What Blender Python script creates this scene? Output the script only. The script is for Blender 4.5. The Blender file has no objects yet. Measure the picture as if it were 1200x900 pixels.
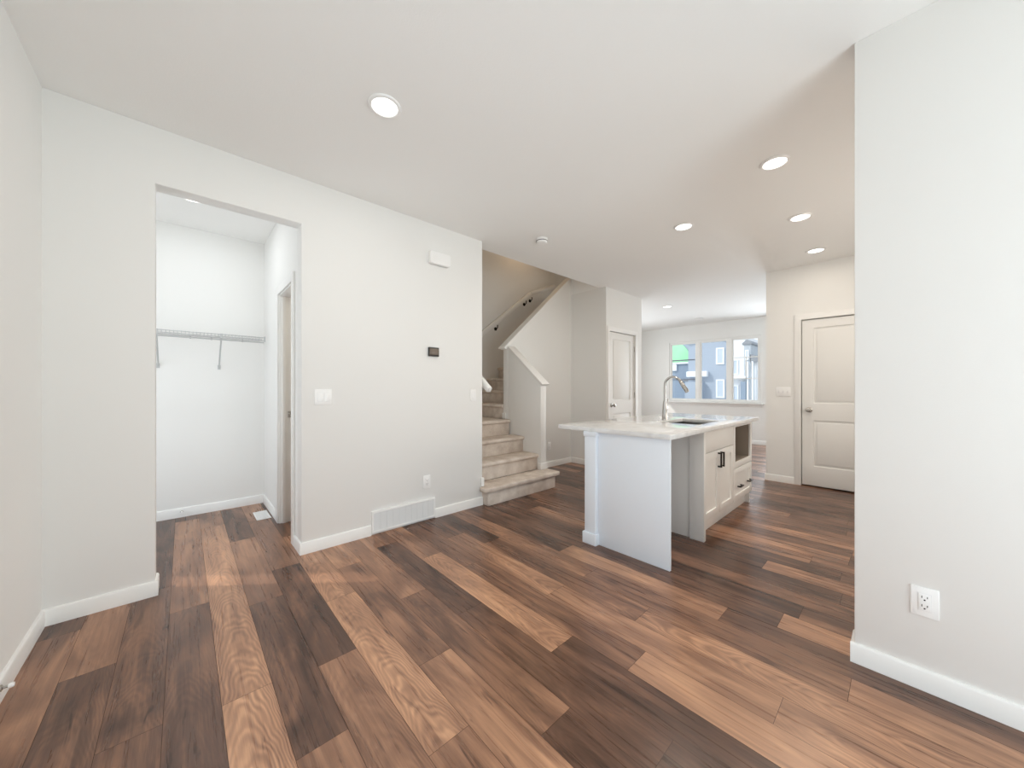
import bpy, bmesh, math, random
from mathutils import Vector, Matrix

# ------------------------------------------------------------------ camera, world, light, exposure
scene = bpy.context.scene
col = scene.collection
PI = math.pi
F_PX = 419.0                       # focal length in pixels of the 1200x900 frame
CAM_H = 1.21
HEAD = math.atan2(456.0, 419.0)    # heading measured from +X towards +Y
H = 2.74                           # ceiling height

cam_data = bpy.data.cameras.new('camera')
cam_data.sensor_fit = 'HORIZONTAL'
cam_data.sensor_width = 36.0
cam_data.lens = 36.0 * F_PX / 1200.0
cam_data.shift_y = 5.0 / 1200.0
cam_data.clip_start = 0.02
cam_data.clip_end = 300
cam = bpy.data.objects.new('camera', cam_data)
col.objects.link(cam)
cam.location = (0, 0, CAM_H)
cam.rotation_euler = (PI / 2, 0, HEAD - PI / 2)
scene.camera = cam

EXPOSURE = 0.05
SKY_STRENGTH = 1.3
SUN_STRENGTH = 1.8
REAR_W = 64.0        # daylight through the opening in the rear wall behind the camera
PATIO_W = 6.5       # daylight through the patio doorway in the left wall, beside the camera
ENTRY_W = 75.0      # unseen fill light added beside the front-room window for floor glare
SIDE_W = 34.0        # unseen fill light added at the front room's side wall
KITCHEN_W = 14.0     # unseen fill light added behind the kitchen wall
LAMP_W = 9.5         # each recessed ceiling light
NOOK_W = 3.6
MUD_W = 7.0        # unseen fill light added at the hidden end of the nook
UP_W = 3.2           # landing lamp up the stairs

scene.view_settings.view_transform = 'Standard'
scene.view_settings.look = 'None'
scene.view_settings.exposure = EXPOSURE
scene.view_settings.gamma = 1.0
scene.view_settings.use_curve_mapping = False
try:
    scene.cycles.use_denoising = True
    scene.cycles.max_bounces = 12
    scene.cycles.diffuse_bounces = 8
    scene.cycles.sample_clamp_indirect = 6.0
    scene.cycles.caustics_reflective = False
    scene.cycles.caustics_refractive = False
except Exception:
    pass

world = bpy.data.worlds.new('world')
scene.world = world
world.use_nodes = True
wn = world.node_tree
wn.nodes.clear()
w_out = wn.nodes.new('ShaderNodeOutputWorld')
w_bg = wn.nodes.new('ShaderNodeBackground')
w_ramp = wn.nodes.new('ShaderNodeValToRGB')
w_sep = wn.nodes.new('ShaderNodeSeparateXYZ')
w_geo = wn.nodes.new('ShaderNodeTexCoord')
wn.links.new(w_geo.outputs['Generated'], w_sep.inputs[0])
wn.links.new(w_sep.outputs['Z'], w_ramp.inputs[0])
w_ramp.color_ramp.elements[0].position = 0.0
w_ramp.color_ramp.elements[0].color = (0.97, 0.985, 1.0, 1)
w_ramp.color_ramp.elements[1].position = 0.7
w_ramp.color_ramp.elements[1].color = (0.78, 0.88, 1.0, 1)
wn.links.new(w_ramp.outputs[0], w_bg.inputs[0])
w_bg.inputs[1].default_value = SKY_STRENGTH
wn.links.new(w_bg.outputs[0], w_out.inputs[0])


def area_light(name, loc, rot, sx, sy, power, color, shape='RECTANGLE', spread=PI, parent=None):
    d = bpy.data.lights.new(name, 'AREA')
    d.shape = shape
    d.size = sx
    if shape in ('RECTANGLE', 'ELLIPSE'):
        d.size_y = sy
    d.energy = power
    d.color = color
    d.spread = spread
    o = bpy.data.objects.new(name, d)
    col.objects.link(o)
    o.location = loc
    o.rotation_euler = rot
    if parent:
        o.parent = parent
    return o


sun = bpy.data.lights.new('sun', 'SUN')
sun.energy = SUN_STRENGTH
sun.angle = 0.02
sun.color = (1.0, 0.96, 0.9)
sun_o = bpy.data.objects.new('sun', sun)
col.objects.link(sun_o)
sun_o.location = (-6, 4, 12)
sun_o.rotation_euler = Vector((0.60, -0.50, -0.62)).to_track_quat('-Z', 'Y').to_euler()

# daylight at openings out of view; entry, side, kitchen, nook ones added as fill
area_light('daylight_rear', (0.85, -2.25, 0.95), (PI / 2 + 0.55, 0, 0), 2.0, 2.1, REAR_W, (0.82, 0.95, 1.0))
area_light('daylight_patio', (-0.78, 0.15, 1.15), (0, -(PI / 2 + .20), 0), 2.0, 1.9, PATIO_W, (0.84, 0.95, 1.0))
area_light('fill_entry', (9.30, 1.47, 1.10), (0, PI / 2, 0), 2.0, 0.72, ENTRY_W, (0.84, 0.93, 1.0))
area_light('fill_front_room', (7.3, 5.20, 1.5), (-PI / 2 - .25, 0, 0), 1.5, 1.3, SIDE_W, (0.90, 0.96, 1.0))
area_light('stair_landing_lamp', (4.4, 4.3, 4.1), (0, 0, 0), 0.3, 0.3, UP_W, (1.0, 0.66, 0.37), 'DISK')
area_light('fill_kitchen', (3.9, -.88, 1.55), (PI / 2, 0, 0), 1.5, 0.95, KITCHEN_W, (1.0, 0.89, 0.76))
area_light('fill_nook', (-1.03, 3.62, 1.10), (0, -PI / 2, 0), 1.9, 0.8, MUD_W, (0.76, 0.89, 1.0))
area_light('fill_powder_room', (1.45, 3.8, 2.70), (0, 0, 0), 0.3, 0.3, 8.0, (1.0, 0.88, 0.74), 'DISK')  # unseen lamp added to brighten the room behind the nook doorway


# ------------------------------------------------------------------ materials
def new_mat(name):
    m = bpy.data.materials.new(name)
    m.use_nodes = True
    nt = m.node_tree
    return m, nt, nt.nodes['Principled BSDF']


def paint(name, c, rough=0.6, bump=0.0, scale=300.0, spec=0.3, var=0.0, vscale=4.0):
    m, nt, b = new_mat(name)
    b.inputs['Base Color'].default_value = (*c, 1)
    b.inputs['Roughness'].default_value = rough
    b.inputs['Specular IOR Level'].default_value = spec
    tc = nt.nodes.new('ShaderNodeTexCoord')
    if bump > 0:
        n = nt.nodes.new('ShaderNodeTexNoise')
        n.inputs['Scale'].default_value = scale
        n.inputs['Detail'].default_value = 3
        nt.links.new(tc.outputs['Object'], n.inputs['Vector'])
        bp = nt.nodes.new('ShaderNodeBump')
        bp.inputs['Strength'].default_value = bump
        bp.inputs['Distance'].default_value = 0.002
        nt.links.new(n.outputs['Fac'], bp.inputs['Height'])
        nt.links.new(bp.outputs[0], b.inputs['Normal'])
    if var > 0:
        n2 = nt.nodes.new('ShaderNodeTexNoise')
        n2.inputs['Scale'].default_value = vscale
        n2.inputs['Detail'].default_value = 4
        nt.links.new(tc.outputs['Object'], n2.inputs['Vector'])
        mx = nt.nodes.new('ShaderNodeMix')
        mx.data_type = 'RGBA'
        mx.inputs[6].default_value = (*[v * (1 - var) for v in c], 1)
        mx.inputs[7].default_value = (*[min(1, v * (1 + var)) for v in c], 1)
        nt.links.new(n2.outputs['Fac'], mx.inputs[0])
        nt.links.new(mx.outputs[2], b.inputs['Base Color'])
    return m


def metal(name, c, rough):
    m, nt, b = new_mat(name)
    b.inputs['Base Color'].default_value = (*c, 1)
    b.inputs['Metallic'].default_value = 1.0
    b.inputs['Roughness'].default_value = rough
    tc = nt.nodes.new('ShaderNodeTexCoord')
    n = nt.nodes.new('ShaderNodeTexNoise')
    n.inputs['Scale'].default_value = 60
    nt.links.new(tc.outputs['Object'], n.inputs['Vector'])
    mr = nt.nodes.new('ShaderNodeMapRange')
    mr.inputs['To Min'].default_value = max(0.02, rough - 0.05)
    mr.inputs['To Max'].default_value = rough + 0.05
    nt.links.new(n.outputs['Fac'], mr.inputs['Value'])
    nt.links.new(mr.outputs[0], b.inputs['Roughness'])
    return m


def emitter(name, c, strength):
    m, nt, b = new_mat(name)
    b.inputs['Base Color'].default_value = (0.9, 0.9, 0.88, 1)
    b.inputs['Emission Color'].default_value = (*c, 1)
    b.inputs['Emission Strength'].default_value = strength
    return m


def glass_mat(name, tint=(0.97, 0.99, 1.0)):
    m = bpy.data.materials.new(name)
    m.use_nodes = True
    nt = m.node_tree
    nt.nodes.clear()
    out = nt.nodes.new('ShaderNodeOutputMaterial')
    mix = nt.nodes.new('ShaderNodeMixShader')
    tr = nt.nodes.new('ShaderNodeBsdfTransparent')
    gl = nt.nodes.new('ShaderNodeBsdfGlossy')
    fr = nt.nodes.new('ShaderNodeFresnel')
    fr.inputs['IOR'].default_value = 1.3
    tr.inputs['Color'].default_value = (*tint, 1)
    gl.inputs['Roughness'].default_value = 0.02
    nt.links.new(fr.outputs[0], mix.inputs[0])
    nt.links.new(tr.outputs[0], mix.inputs[1])
    nt.links.new(gl.outputs[0], mix.inputs[2])
    nt.links.new(mix.outputs[0], out.inputs[0])
    return m


def carpet_mat():
    m, nt, b = new_mat('carpet')
    b.inputs['Roughness'].default_value = 0.95
    b.inputs['Specular IOR Level'].default_value = 0.05
    tc = nt.nodes.new('ShaderNodeTexCoord')
    n = nt.nodes.new('ShaderNodeTexNoise')
    n.inputs['Scale'].default_value = 9
    n.inputs['Detail'].default_value = 4
    f = nt.nodes.new('ShaderNodeTexNoise')
    f.inputs['Scale'].default_value = 260
    f.inputs['Detail'].default_value = 2
    for q in (n, f):
        nt.links.new(tc.outputs['Object'], q.inputs['Vector'])
    add = nt.nodes.new('ShaderNodeMath')
    add.operation = 'ADD'
    nt.links.new(n.outputs['Fac'], add.inputs[0])
    nt.links.new(f.outputs['Fac'], add.inputs[1])
    r = nt.nodes.new('ShaderNodeValToRGB')
    r.color_ramp.elements[0].position = 0.35
    r.color_ramp.elements[0].color = (0.56, 0.47, 0.40, 1)
    r.color_ramp.elements[1].position = 0.65
    r.color_ramp.elements[1].color = (0.84, 0.76, 0.68, 1)
    hlf = nt.nodes.new('ShaderNodeMath')
    hlf.operation = 'MULTIPLY'
    hlf.inputs[1].default_value = 0.5
    nt.links.new(add.outputs[0], hlf.inputs[0])
    nt.links.new(hlf.outputs[0], r.inputs[0])
    nt.links.new(r.outputs[0], b.inputs['Base Color'])
    bp = nt.nodes.new('ShaderNodeBump')
    bp.inputs['Strength'].default_value = 0.6
    bp.inputs['Distance'].default_value = 0.006
    nt.links.new(f.outputs['Fac'], bp.inputs['Height'])
    nt.links.new(bp.outputs[0], b.inputs['Normal'])
    return m


def plank_mat():
    """Vinyl planks: the plank's own tone comes from the 'tone' attribute (r = lightness, g/b = random),
    the grain from its UVs in metres (u across, v along)."""
    m, nt, b = new_mat('walnut_plank')
    N, L = nt.nodes, nt.links

    def math_(op, a, c=None, clamp=False):
        n = N.new('ShaderNodeMath')
        n.operation = op
        n.use_clamp = clamp
        for i, v in enumerate((a, c)):
            if v is None:
                continue
            if isinstance(v, (int, float)):
                n.inputs[i].default_value = v
            else:
                L.new(v, n.inputs[i])
        return n.outputs[0]

    uv = N.new('ShaderNodeUVMap')
    uv.uv_map = 'grain'
    at = N.new('ShaderNodeAttribute')
    at.attribute_name = 'tone'
    s = N.new('ShaderNodeSeparateXYZ')
    L.new(uv.outputs[0], s.inputs[0])
    a = N.new('ShaderNodeSeparateColor')
    L.new(at.outputs['Color'], a.inputs[0])
    U, V, T, G, B = s.outputs[0], s.outputs[1], a.outputs[0], a.outputs[1], a.outputs[2]
    du = math_('MULTIPLY', G, 41.0)
    dv = math_('MULTIPLY', B, 67.0)

    def vec(su, sv):
        c = N.new('ShaderNodeCombineXYZ')
        L.new(math_('MULTIPLY', math_('ADD', U, du), su), c.inputs[0])
        L.new(math_('MULTIPLY', math_('ADD', V, dv), sv), c.inputs[1])
        L.new(math_('MULTIPLY', G, 9.0), c.inputs[2])
        return c.outputs[0]

    def noise(v, detail=3, rough=0.55, dist=0.0):
        n = N.new('ShaderNodeTexNoise')
        n.inputs['Scale'].default_value = 1.0
        n.inputs['Detail'].default_value = detail
        n.inputs['Roughness'].default_value = rough
        n.inputs['Distortion'].default_value = dist
        L.new(v, n.inputs['Vector'])
        return n.outputs['Fac']

    broad = noise(vec(8.0, 1.7), 4, 0.55, 1.0)
    streak = noise(vec(45.0, 1.6), 4, 0.6, 0.3)
    fiber = noise(vec(320.0, 9.0), 2, 0.6)
    wob = noise(vec(9.0, 3.5), 2, 0.5)
    # cathedral figure: nested parabolas running along the plank
    par = math_('MULTIPLY', math_('MULTIPLY', U, U), 55.0)
    ph = math_('ADD', math_('ADD', par, V), math_('MULTIPLY', wob, 0.55))
    ring = math_('SINE', math_('MULTIPLY', ph, 74.0))
    ring = math_('MULTIPLY', ring, math_('MULTIPLY', T, 1.5))
    ring = math_('MULTIPLY', ring, math_('GREATER_THAN', G, 0.35))
    ring = math_('MULTIPLY', ring, math_('SUBTRACT', noise(vec(5.0, 1.4), 2), 0.25, True))
    # dark mineral streaks and knots
    knot = math_('MULTIPLY', math_('SUBTRACT', noise(vec(26.0, 3.0), 3, 0.6, 1.2), 0.63, True), 2.6)

    t = T
    t = math_('ADD', t, math_('MULTIPLY', math_('SUBTRACT', broad, 0.5), 1.05))
    t = math_('ADD', t, math_('MULTIPLY', math_('SUBTRACT', streak, 0.5), 0.60))
    t = math_('ADD', t, math_('MULTIPLY', math_('SUBTRACT', fiber, 0.5), 0.16))
    t = math_('ADD', t, math_('MULTIPLY', ring, 0.26))
    t = math_('SUBTRACT', t, knot, True)
    r = N.new('ShaderNodeValToRGB')
    cr = r.color_ramp
    cr.elements[0].position = 0.0
    cr.elements[0].color = (0.048, 0.020, 0.010, 1)
    cr.elements[1].position = 1.0
    cr.elements[1].color = (0.70, 0.39, 0.225, 1)
    for p, c in ((0.25, (0.140, 0.068, 0.041)), (0.5, (0.285, 0.144, 0.085)), (0.75, (0.480, 0.256, 0.148))):
        e = cr.elements.new(p)
        e.color = (*c, 1)
    L.new(t, r.inputs[0])
    L.new(r.outputs[0], b.inputs['Base Color'])
    rg = N.new('ShaderNodeMapRange')
    rg.inputs['To Min'].default_value = 0.25
    rg.inputs['To Max'].default_value = 0.31
    L.new(streak, rg.inputs['Value'])
    L.new(rg.outputs[0], b.inputs['Roughness'])
    b.inputs['Specular IOR Level'].default_value = 0.55
    bp = N.new('ShaderNodeBump')
    bp.inputs['Strength'].default_value = 0.05
    bp.inputs['Distance'].default_value = 0.0006
    L.new(math_('ADD', broad, streak), bp.inputs['Height'])
    L.new(bp.outputs[0], b.inputs['Normal'])
    return m


def quartz_mat():
    m, nt, b = new_mat('white_quartz')
    tc = nt.nodes.new('ShaderNodeTexCoord')
    n = nt.nodes.new('ShaderNodeTexNoise')
    n.inputs['Scale'].default_value = 7
    n.inputs['Detail'].default_value = 8
    n.inputs['Distortion'].default_value = 1.5
    nt.links.new(tc.outputs['Object'], n.inputs['Vector'])
    r = nt.nodes.new('ShaderNodeValToRGB')
    r.color_ramp.elements[0].position = 0.3
    r.color_ramp.elements[0].color = (0.66, 0.66, 0.655, 1)
    r.color_ramp.elements[1].position = 0.6
    r.color_ramp.elements[1].color = (0.76, 0.76, 0.755, 1)
    nt.links.new(n.outputs['Fac'], r.inputs[0])
    nt.links.new(r.outputs[0], b.inputs['Base Color'])
    b.inputs['Roughness'].default_value = 0.08
    b.inputs['Specular IOR Level'].default_value = 0.6
    return m


def siding_mat(name, c, pitch=0.2):
    m, nt, b = new_mat(name)
    tc = nt.nodes.new('ShaderNodeTexCoord')
    s = nt.nodes.new('ShaderNodeSeparateXYZ')
    nt.links.new(tc.outputs['Object'], s.inputs[0])
    mo = nt.nodes.new('ShaderNodeMath')
    mo.operation = 'FRACT'
    dv = nt.nodes.new('ShaderNodeMath')
    dv.operation = 'DIVIDE'
    dv.inputs[1].default_value = pitch
    nt.links.new(s.outputs['Z'], dv.inputs[0])
    nt.links.new(dv.outputs[0], mo.inputs[0])
    bp = nt.nodes.new('ShaderNodeBump')
    bp.inputs['Strength'].default_value = 0.5
    bp.inputs['Distance'].default_value = 0.01
    nt.links.new(mo.outputs[0], bp.inputs['Height'])
    nt.links.new(bp.outputs[0], b.inputs['Normal'])
    b.inputs['Base Color'].default_value = (*c, 1)
    b.inputs['Roughness'].default_value = 0.7
    return m


M = {}
M['wall'] = paint('wall_paint', (0.84, 0.838, 0.818), 0.75, 0.12, 220)
M['ceiling'] = paint('ceiling_paint', (0.90, 0.90, 0.885), 0.9, 0.25, 140)
M['trim'] = paint('trim_paint', (0.86, 0.855, 0.835), 0.35, 0.0, spec=0.4)
M['door'] = paint('door_paint', (0.84, 0.835, 0.81), 0.55, 0.05, 90, spec=0.3)
M['cab'] = paint('cabinet_paint', (0.84, 0.83, 0.80), 0.4, 0.04, 120, spec=0.4)
M['panel'] = paint('island_panel_daylight_tint', (0.775, 0.82, 0.875), 0.4, 0.04, 120, spec=0.4)  # white like the cabinets, with a blue daylight cast put into the colour
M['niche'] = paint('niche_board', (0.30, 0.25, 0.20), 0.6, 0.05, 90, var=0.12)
M['plastic'] = paint('white_plastic', (0.90, 0.90, 0.89), 0.3, spec=0.5)
M['slot'] = paint('dark_slot', (0.03, 0.03, 0.03), 0.6)
M['darkplastic'] = paint('dark_plastic', (0.022, 0.018, 0.015), 0.35, spec=0.5)
M['screen'] = paint('bronze_screen', (0.16, 0.125, 0.10), 0.25, spec=0.5)
M['wire'] = paint('coated_wire', (0.52, 0.53, 0.53), 0.35, spec=0.5)
M['grille'] = paint('grille_enamel', (0.80, 0.80, 0.80), 0.4, spec=0.4)
M['black'] = metal('black_metal', (0.03, 0.025, 0.022), 0.35)
M['nickel'] = metal('satin_nickel', (0.50, 0.48, 0.45), 0.28)
M['chrome'] = metal('brushed_steel', (0.50, 0.485, 0.465), 0.16)
M['steel'] = metal('sink_steel', (0.28, 0.27, 0.26), 0.32)
M['lens'] = emitter('lit_lens', (1.0, 0.96, 0.90), 3.2)
M['carpet'] = carpet_mat()
M['plank'] = plank_mat()
M['subfloor'] = paint('subfloor', (0.03, 0.018, 0.012), 0.8)
M['quartz'] = quartz_mat()
M['glass'] = glass_mat('window_glass')
M['vinyl'] = paint('window_vinyl', (0.84, 0.84, 0.82), 0.35, spec=0.4)
M['mullion'] = paint('slate_bar', (0.20, 0.23, 0.28), 0.5)
M['bluesiding'] = siding_mat('blue_grey_siding', (0.40, 0.455, 0.535))
M['darksiding'] = siding_mat('slate_siding', (0.27, 0.335, 0.425))
M['palesiding'] = siding_mat('pale_siding', (0.84, 0.85, 0.87))
M['greywrap'] = paint('grey_cladding', (0.48, 0.52, 0.56), 0.7, var=0.2)
M['green'] = paint('green_wrap', (0.42, 0.88, 0.50), 0.6, var=0.15, vscale=1.5)
M['whitetrim'] = paint('exterior_white_trim', (0.85, 0.87, 0.9), 0.6)
M['extglass'] = paint('exterior_glazing', (0.55, 0.62, 0.70), 0.12, spec=0.8)
M['shingle'] = paint('roof_shingle', (0.30, 0.31, 0.33), 0.9, var=0.3, vscale=20)
M['ground'] = paint('pale_ground', (0.55, 0.56, 0.55), 0.9, var=0.2, vscale=1.0)


# ------------------------------------------------------------------ mesh helpers
class MB:
    def __init__(self):
        self.bm = bmesh.new()

    def box(self, x0, x1, y0, y1, z0, z1):
        bm = self.bm
        v = [bm.verts.new((x, y, z)) for z in (z0, z1) for (x, y) in ((x0, y0), (x1, y0), (x1, y1), (x0, y1))]
        for f in ((3, 2, 1, 0), (4, 5, 6, 7), (0, 1, 5, 4), (1, 2, 6, 5), (2, 3, 7, 6), (3, 0, 4, 7)):
            bm.faces.new([v[i] for i in f])
        return self

    def prism(self, poly, axis, a0, a1):
        """poly: 2-D points; axis 'x' -> (y,z), 'y' -> (x,z), 'z' -> (x,y)."""
        bm = self.bm

        def P(p, a):
            return {'x': (a, p[0], p[1]), 'y': (p[0], a, p[1]), 'z': (p[0], p[1], a)}[axis]
        A = [bm.verts.new(P(p, a0)) for p in poly]
        B = [bm.verts.new(P(p, a1)) for p in poly]
        n = len(poly)
        bm.faces.new(A)
        bm.faces.new(B[::-1])
        for i in range(n):
            j = (i + 1) % n
            bm.faces.new((A[i], B[i], B[j], A[j]))
        return self

    def slab(self, us, vs, holes, axis, a0, a1):
        """A plate over the grid us x vs without the cells in holes, as one closed solid."""
        bm = self.bm

        def P(u, v, a):
            return {'x': (a, u, v), 'y': (u, a, v), 'z': (u, v, a)}[axis]
        vt = {}

        def V(i, j, k):
            key = (i, j, k)
            if key not in vt:
                vt[key] = bm.verts.new(P(us[i], vs[j], (a0, a1)[k]))
            return vt[key]
        cells = {(i, j) for i in range(len(us) - 1) for j in range(len(vs) - 1)} - set(holes)
        for (i, j) in cells:
            for k in (0, 1):
                bm.faces.new((V(i, j, k), V(i + 1, j, k), V(i + 1, j + 1, k), V(i, j + 1, k)))
            for (di, dj, p, q) in ((-1, 0, (i, j), (i, j + 1)), (1, 0, (i + 1, j), (i + 1, j + 1)),
                                   (0, -1, (i, j), (i + 1, j)), (0, 1, (i, j + 1), (i + 1, j + 1))):
                if (i + di, j + dj) not in cells:
                    bm.faces.new((V(*p, 0), V(*q, 0), V(*q, 1), V(*p, 1)))
        return self

    def tube(self, pts, r, seg=10, close=False):
        bm = self.bm
        pts = [Vector(p) for p in pts]
        n = len(pts)
        rs = r if isinstance(r, (list, tuple)) else [r] * n
        rings = []
        prev = None
        for i, p in enumerate(pts):
            a = pts[max(i - 1, 0)]
            b = pts[min(i + 1, n - 1)]
            t = (b - a).normalized()
            if prev is None:
                up = Vector((0, 0, 1)) if abs(t.z) < 0.9 else Vector((1, 0, 0))
                x = t.cross(up).normalized()
            else:
                x = (prev - t * prev.dot(t)).normalized()
            prev = x
            y = t.cross(x)
            rings.append([bm.verts.new(p + (x * math.cos(2 * PI * k / seg) + y * math.sin(2 * PI * k / seg)) * rs[i])
                          for k in range(seg)])
        for i in range(n - 1):
            for k in range(seg):
                k2 = (k + 1) % seg
                bm.faces.new((rings[i][k], rings[i][k2], rings[i + 1][k2], rings[i + 1][k]))
        bm.faces.new(rings[0][::-1])
        bm.faces.new(rings[-1])
        return self

    def lathe(self, prof, centre=(0, 0, 0), axis=(0, 0, 1), seg=32, ring=False):
        """prof: (radius, height) pairs along axis."""
        bm = self.bm
        ax = Vector(axis).normalized()
        up = Vector((0, 0, 1)) if abs(ax.z) < 0.9 else Vector((1, 0, 0))
        x = ax.cross(up).normalized()
        y = ax.cross(x)
        c = Vector(centre)
        rings = []
        for (r, h) in prof:
            if r < 1e-6:
                rings.append([bm.verts.new(c + ax * h)])
            else:
                rings.append([bm.verts.new(c + ax * h + (x * math.cos(2 * PI * k / seg) + y * math.sin(2 * PI * k / seg)) * r)
                              for k in range(seg)])
        for A, B in zip(rings, rings[1:]):
            for k in range(seg):
                k2 = (k + 1) % seg
                if len(A) == 1 and len(B) == 1:
                    continue
                if len(A) == 1:
                    bm.faces.new((A[0], B[k], B[k2]))
                elif len(B) == 1:
                    bm.faces.new((A[k], B[0], A[k2]))
                else:
                    bm.faces.new((A[k], B[k], B[k2], A[k2]))
        if ring:
            A, B = rings[-1], rings[0]
            for k in range(seg):
                k2 = (k + 1) % seg
                bm.faces.new((A[k], B[k], B[k2], A[k2]))
        for R in (rings[0], rings[-1]):
            if len(R) > 1 and not ring:
                bm.faces.new(R)
        return self

    def build(self, name, mat, parent=None, bevel=0.0, seg=2, loc=None, smooth=35):
        bm = self.bm
        bmesh.ops.recalc_face_normals(bm, faces=bm.faces[:])
        if bevel > 0:
            ed = [e for e in bm.edges if len(e.link_faces) == 2 and e.calc_face_angle(0) > math.radians(30)]
            bmesh.ops.bevel(bm, geom=ed, offset=bevel, segments=seg, profile=0.5, affect='EDGES', clamp_overlap=True)
        me = bpy.data.meshes.new(name)
        bm.to_mesh(me)
        bm.free()
        me.materials.append(mat)
        for p in me.polygons:
            p.use_smooth = True
        me.set_sharp_from_angle(angle=math.radians(smooth))
        o = bpy.data.objects.new(name, me)
        col.objects.link(o)
        if parent:
            o.parent = parent
        if loc:
            o.location = loc
        return o


def struct(o):
    o['kind'] = 'structure'
    return o


def tag(o, label, cat, group=None):
    o['label'] = label
    o['category'] = cat
    if group:
        o['group'] = group
    return o


def thing(name, label, cat, loc=(0, 0, 0), rz=0.0, group=None):
    o = bpy.data.objects.new(name, None)
    o.empty_display_size = 0.1
    col.objects.link(o)
    o.location = loc
    o.rotation_euler = (0, 0, rz)
    return tag(o, label, cat, group)


def dup(root, loc, label, rz=None):
    r = root.copy()
    col.objects.link(r)
    r.location = loc
    if rz is not None:
        r.rotation_euler = (0, 0, rz)
    r['label'] = label
    for ch in list(root.children):
        c = ch.copy()
        col.objects.link(c)
        c.parent = r
        for g in ch.children:
            d = g.copy()
            col.objects.link(d)
            d.parent = c
    return r


# ------------------------------------------------------------------ the setting: floor
X_MIN, X_MAX, Y_MIN, Y_MAX = -1.15, 9.15, -1.66, 5.0
ROW0, ROW_W = -0.055, 0.162
# rows of planks: (y end towards the stairs, y end towards the camera, lightness)
KNOWN = {
    -3: [(4.0, 2.785, .16), (2.785, 1.55, .50)],
    -2: [(3.55, 2.34, .52), (2.34, 1.12, .28)],
    -1: [(4.7, 3.02, .10), (3.02, 1.80, .27), (1.80, .58, .34)],
    0: [(4.42, 2.65, .56), (2.65, 1.43, .27), (1.43, .2, .3)],
    1: [(4.08, 1.75, .66), (1.75, .55, .70)],
    2: [(4.54, 3.56, .22), (3.56, 2.45, .42), (2.45, 1.33, .23), (1.33, .1, .42)],
    3: [(4.0, 2.82, .48), (2.82, 1.715, .20), (1.715, .5, .44)],
    4: [(3.4, 2.2, .60), (2.2, 1.05, .66), (1.05, -.1, .52)],
    5: [(3.0, 2.55, .60), (2.55, 1.42, .46), (1.42, .2, .60)],
    6: [(3.0, 1.94, .52), (1.94, .848, .38), (.848, -.37, .26)],
    7: [(3.2, 2.69, .50), (2.69, 1.6, .15), (1.6, .53, .20), (.53, -.6, .14)],
    8: [(2.3, 1.085, .66), (1.085, -.1, .20)],
    9: [(2.9, 2.0, .36), (2.0, .795, .36), (.795, -.4, .66)],
    10: [(2.476, 1.40, .60), (1.40, .312, .58), (.312, -.9, .58)],
    11: [(2.2, .937, .36), (.937, -.25, .64)],
    12: [(1.38, .14, .40), (.14, -1.05, .60)],
    13: [(1.715, .646, .62), (.646, -.5, .22)],
    14: [(1.65, .426, .22), (.426, -.75, .62)],
}


def build_floor():
    rnd = random.Random(11)
    bm = bmesh.new()
    uvl = bm.loops.layers.uv.new('grain')
    cl = bm.loops.layers.float_color.new('tone')
    gap = 0.0007

    def quad(xa, xb, ya, yb, tone):
        g, b = rnd.random(), rnd.random()
        x0, x1 = max(xa + gap, X_MIN), min(xb - gap, X_MAX)
        y0, y1 = max(yb + gap, Y_MIN), min(ya - gap, Y_MAX)
        if x1 - x0 < 0.004 or y1 - y0 < 0.004:
            return
        vs = [bm.verts.new((x, y, 0)) for (x, y) in ((x0, y0), (x1, y0), (x1, y1), (x0, y1))]
        f = bm.faces.new(vs)
        for lp in f.loops:
            x, y, _ = lp.vert.co
            lp[uvl].uv = (x - (xa + xb) / 2 + (g - .5) * .05, y)
            lp[cl] = (tone, g, b, 1)

    k0 = math.floor((X_MIN - ROW0) / ROW_W)
    k1 = math.ceil((X_MAX - ROW0) / ROW_W)
    for k in range(k0, k1 + 1):
        tones = (.16, .24, .34, .42, .5, .58, .64) if k < 9 else (.10, .15, .20, .26, .32, .40, .50)
        xa = ROW0 + k * ROW_W
        xb = xa + ROW_W
        if xa > X_MAX or xb < X_MIN:
            continue
        rows = KNOWN.get(k, [])
        if rows:
            for (ya, yb, t) in rows:
                quad(xa, xb, ya, yb, t)
            hi, lo = rows[0][0], rows[-1][1]
        else:
            hi = lo = rnd.uniform(0, 1.2)
        y = hi
        while y < Y_MAX:
            quad(xa, xb, y + 1.22, y, rnd.choice(tones))
            y += 1.22
        y = lo
        while y > Y_MIN:
            quad(xa, xb, y, y - 1.22, rnd.choice(tones))
            y -= 1.22
    me = bpy.data.meshes.new('floor')
    bmesh.ops.recalc_face_normals(bm, faces=bm.faces[:])
    for f in bm.faces:
        if f.normal.z < 0:
            f.normal_flip()
    n_plank = len(bm.faces)
    v = [bm.verts.new((x, y, z)) for z in (-0.12, -0.0012) for (x, y) in ((X_MIN, Y_MIN), (X_MAX, Y_MIN), (X_MAX, Y_MAX), (X_MIN, Y_MAX))]
    extra = []
    for q in ((3, 2, 1, 0), (4, 5, 6, 7), (0, 1, 5, 4), (1, 2, 6, 5), (2, 3, 7, 6), (3, 0, 4, 7)):
        extra.append(bm.faces.new([v[i] for i in q]))
    for f in extra:
        f.material_index = 1
    bm.to_mesh(me)
    bm.free()
    me.materials.append(M['plank'])
    me.materials.append(M['subfloor'])
    o = bpy.data.objects.new('floor', me)
    col.objects.link(o)
    return struct(o)


build_floor()

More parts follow.
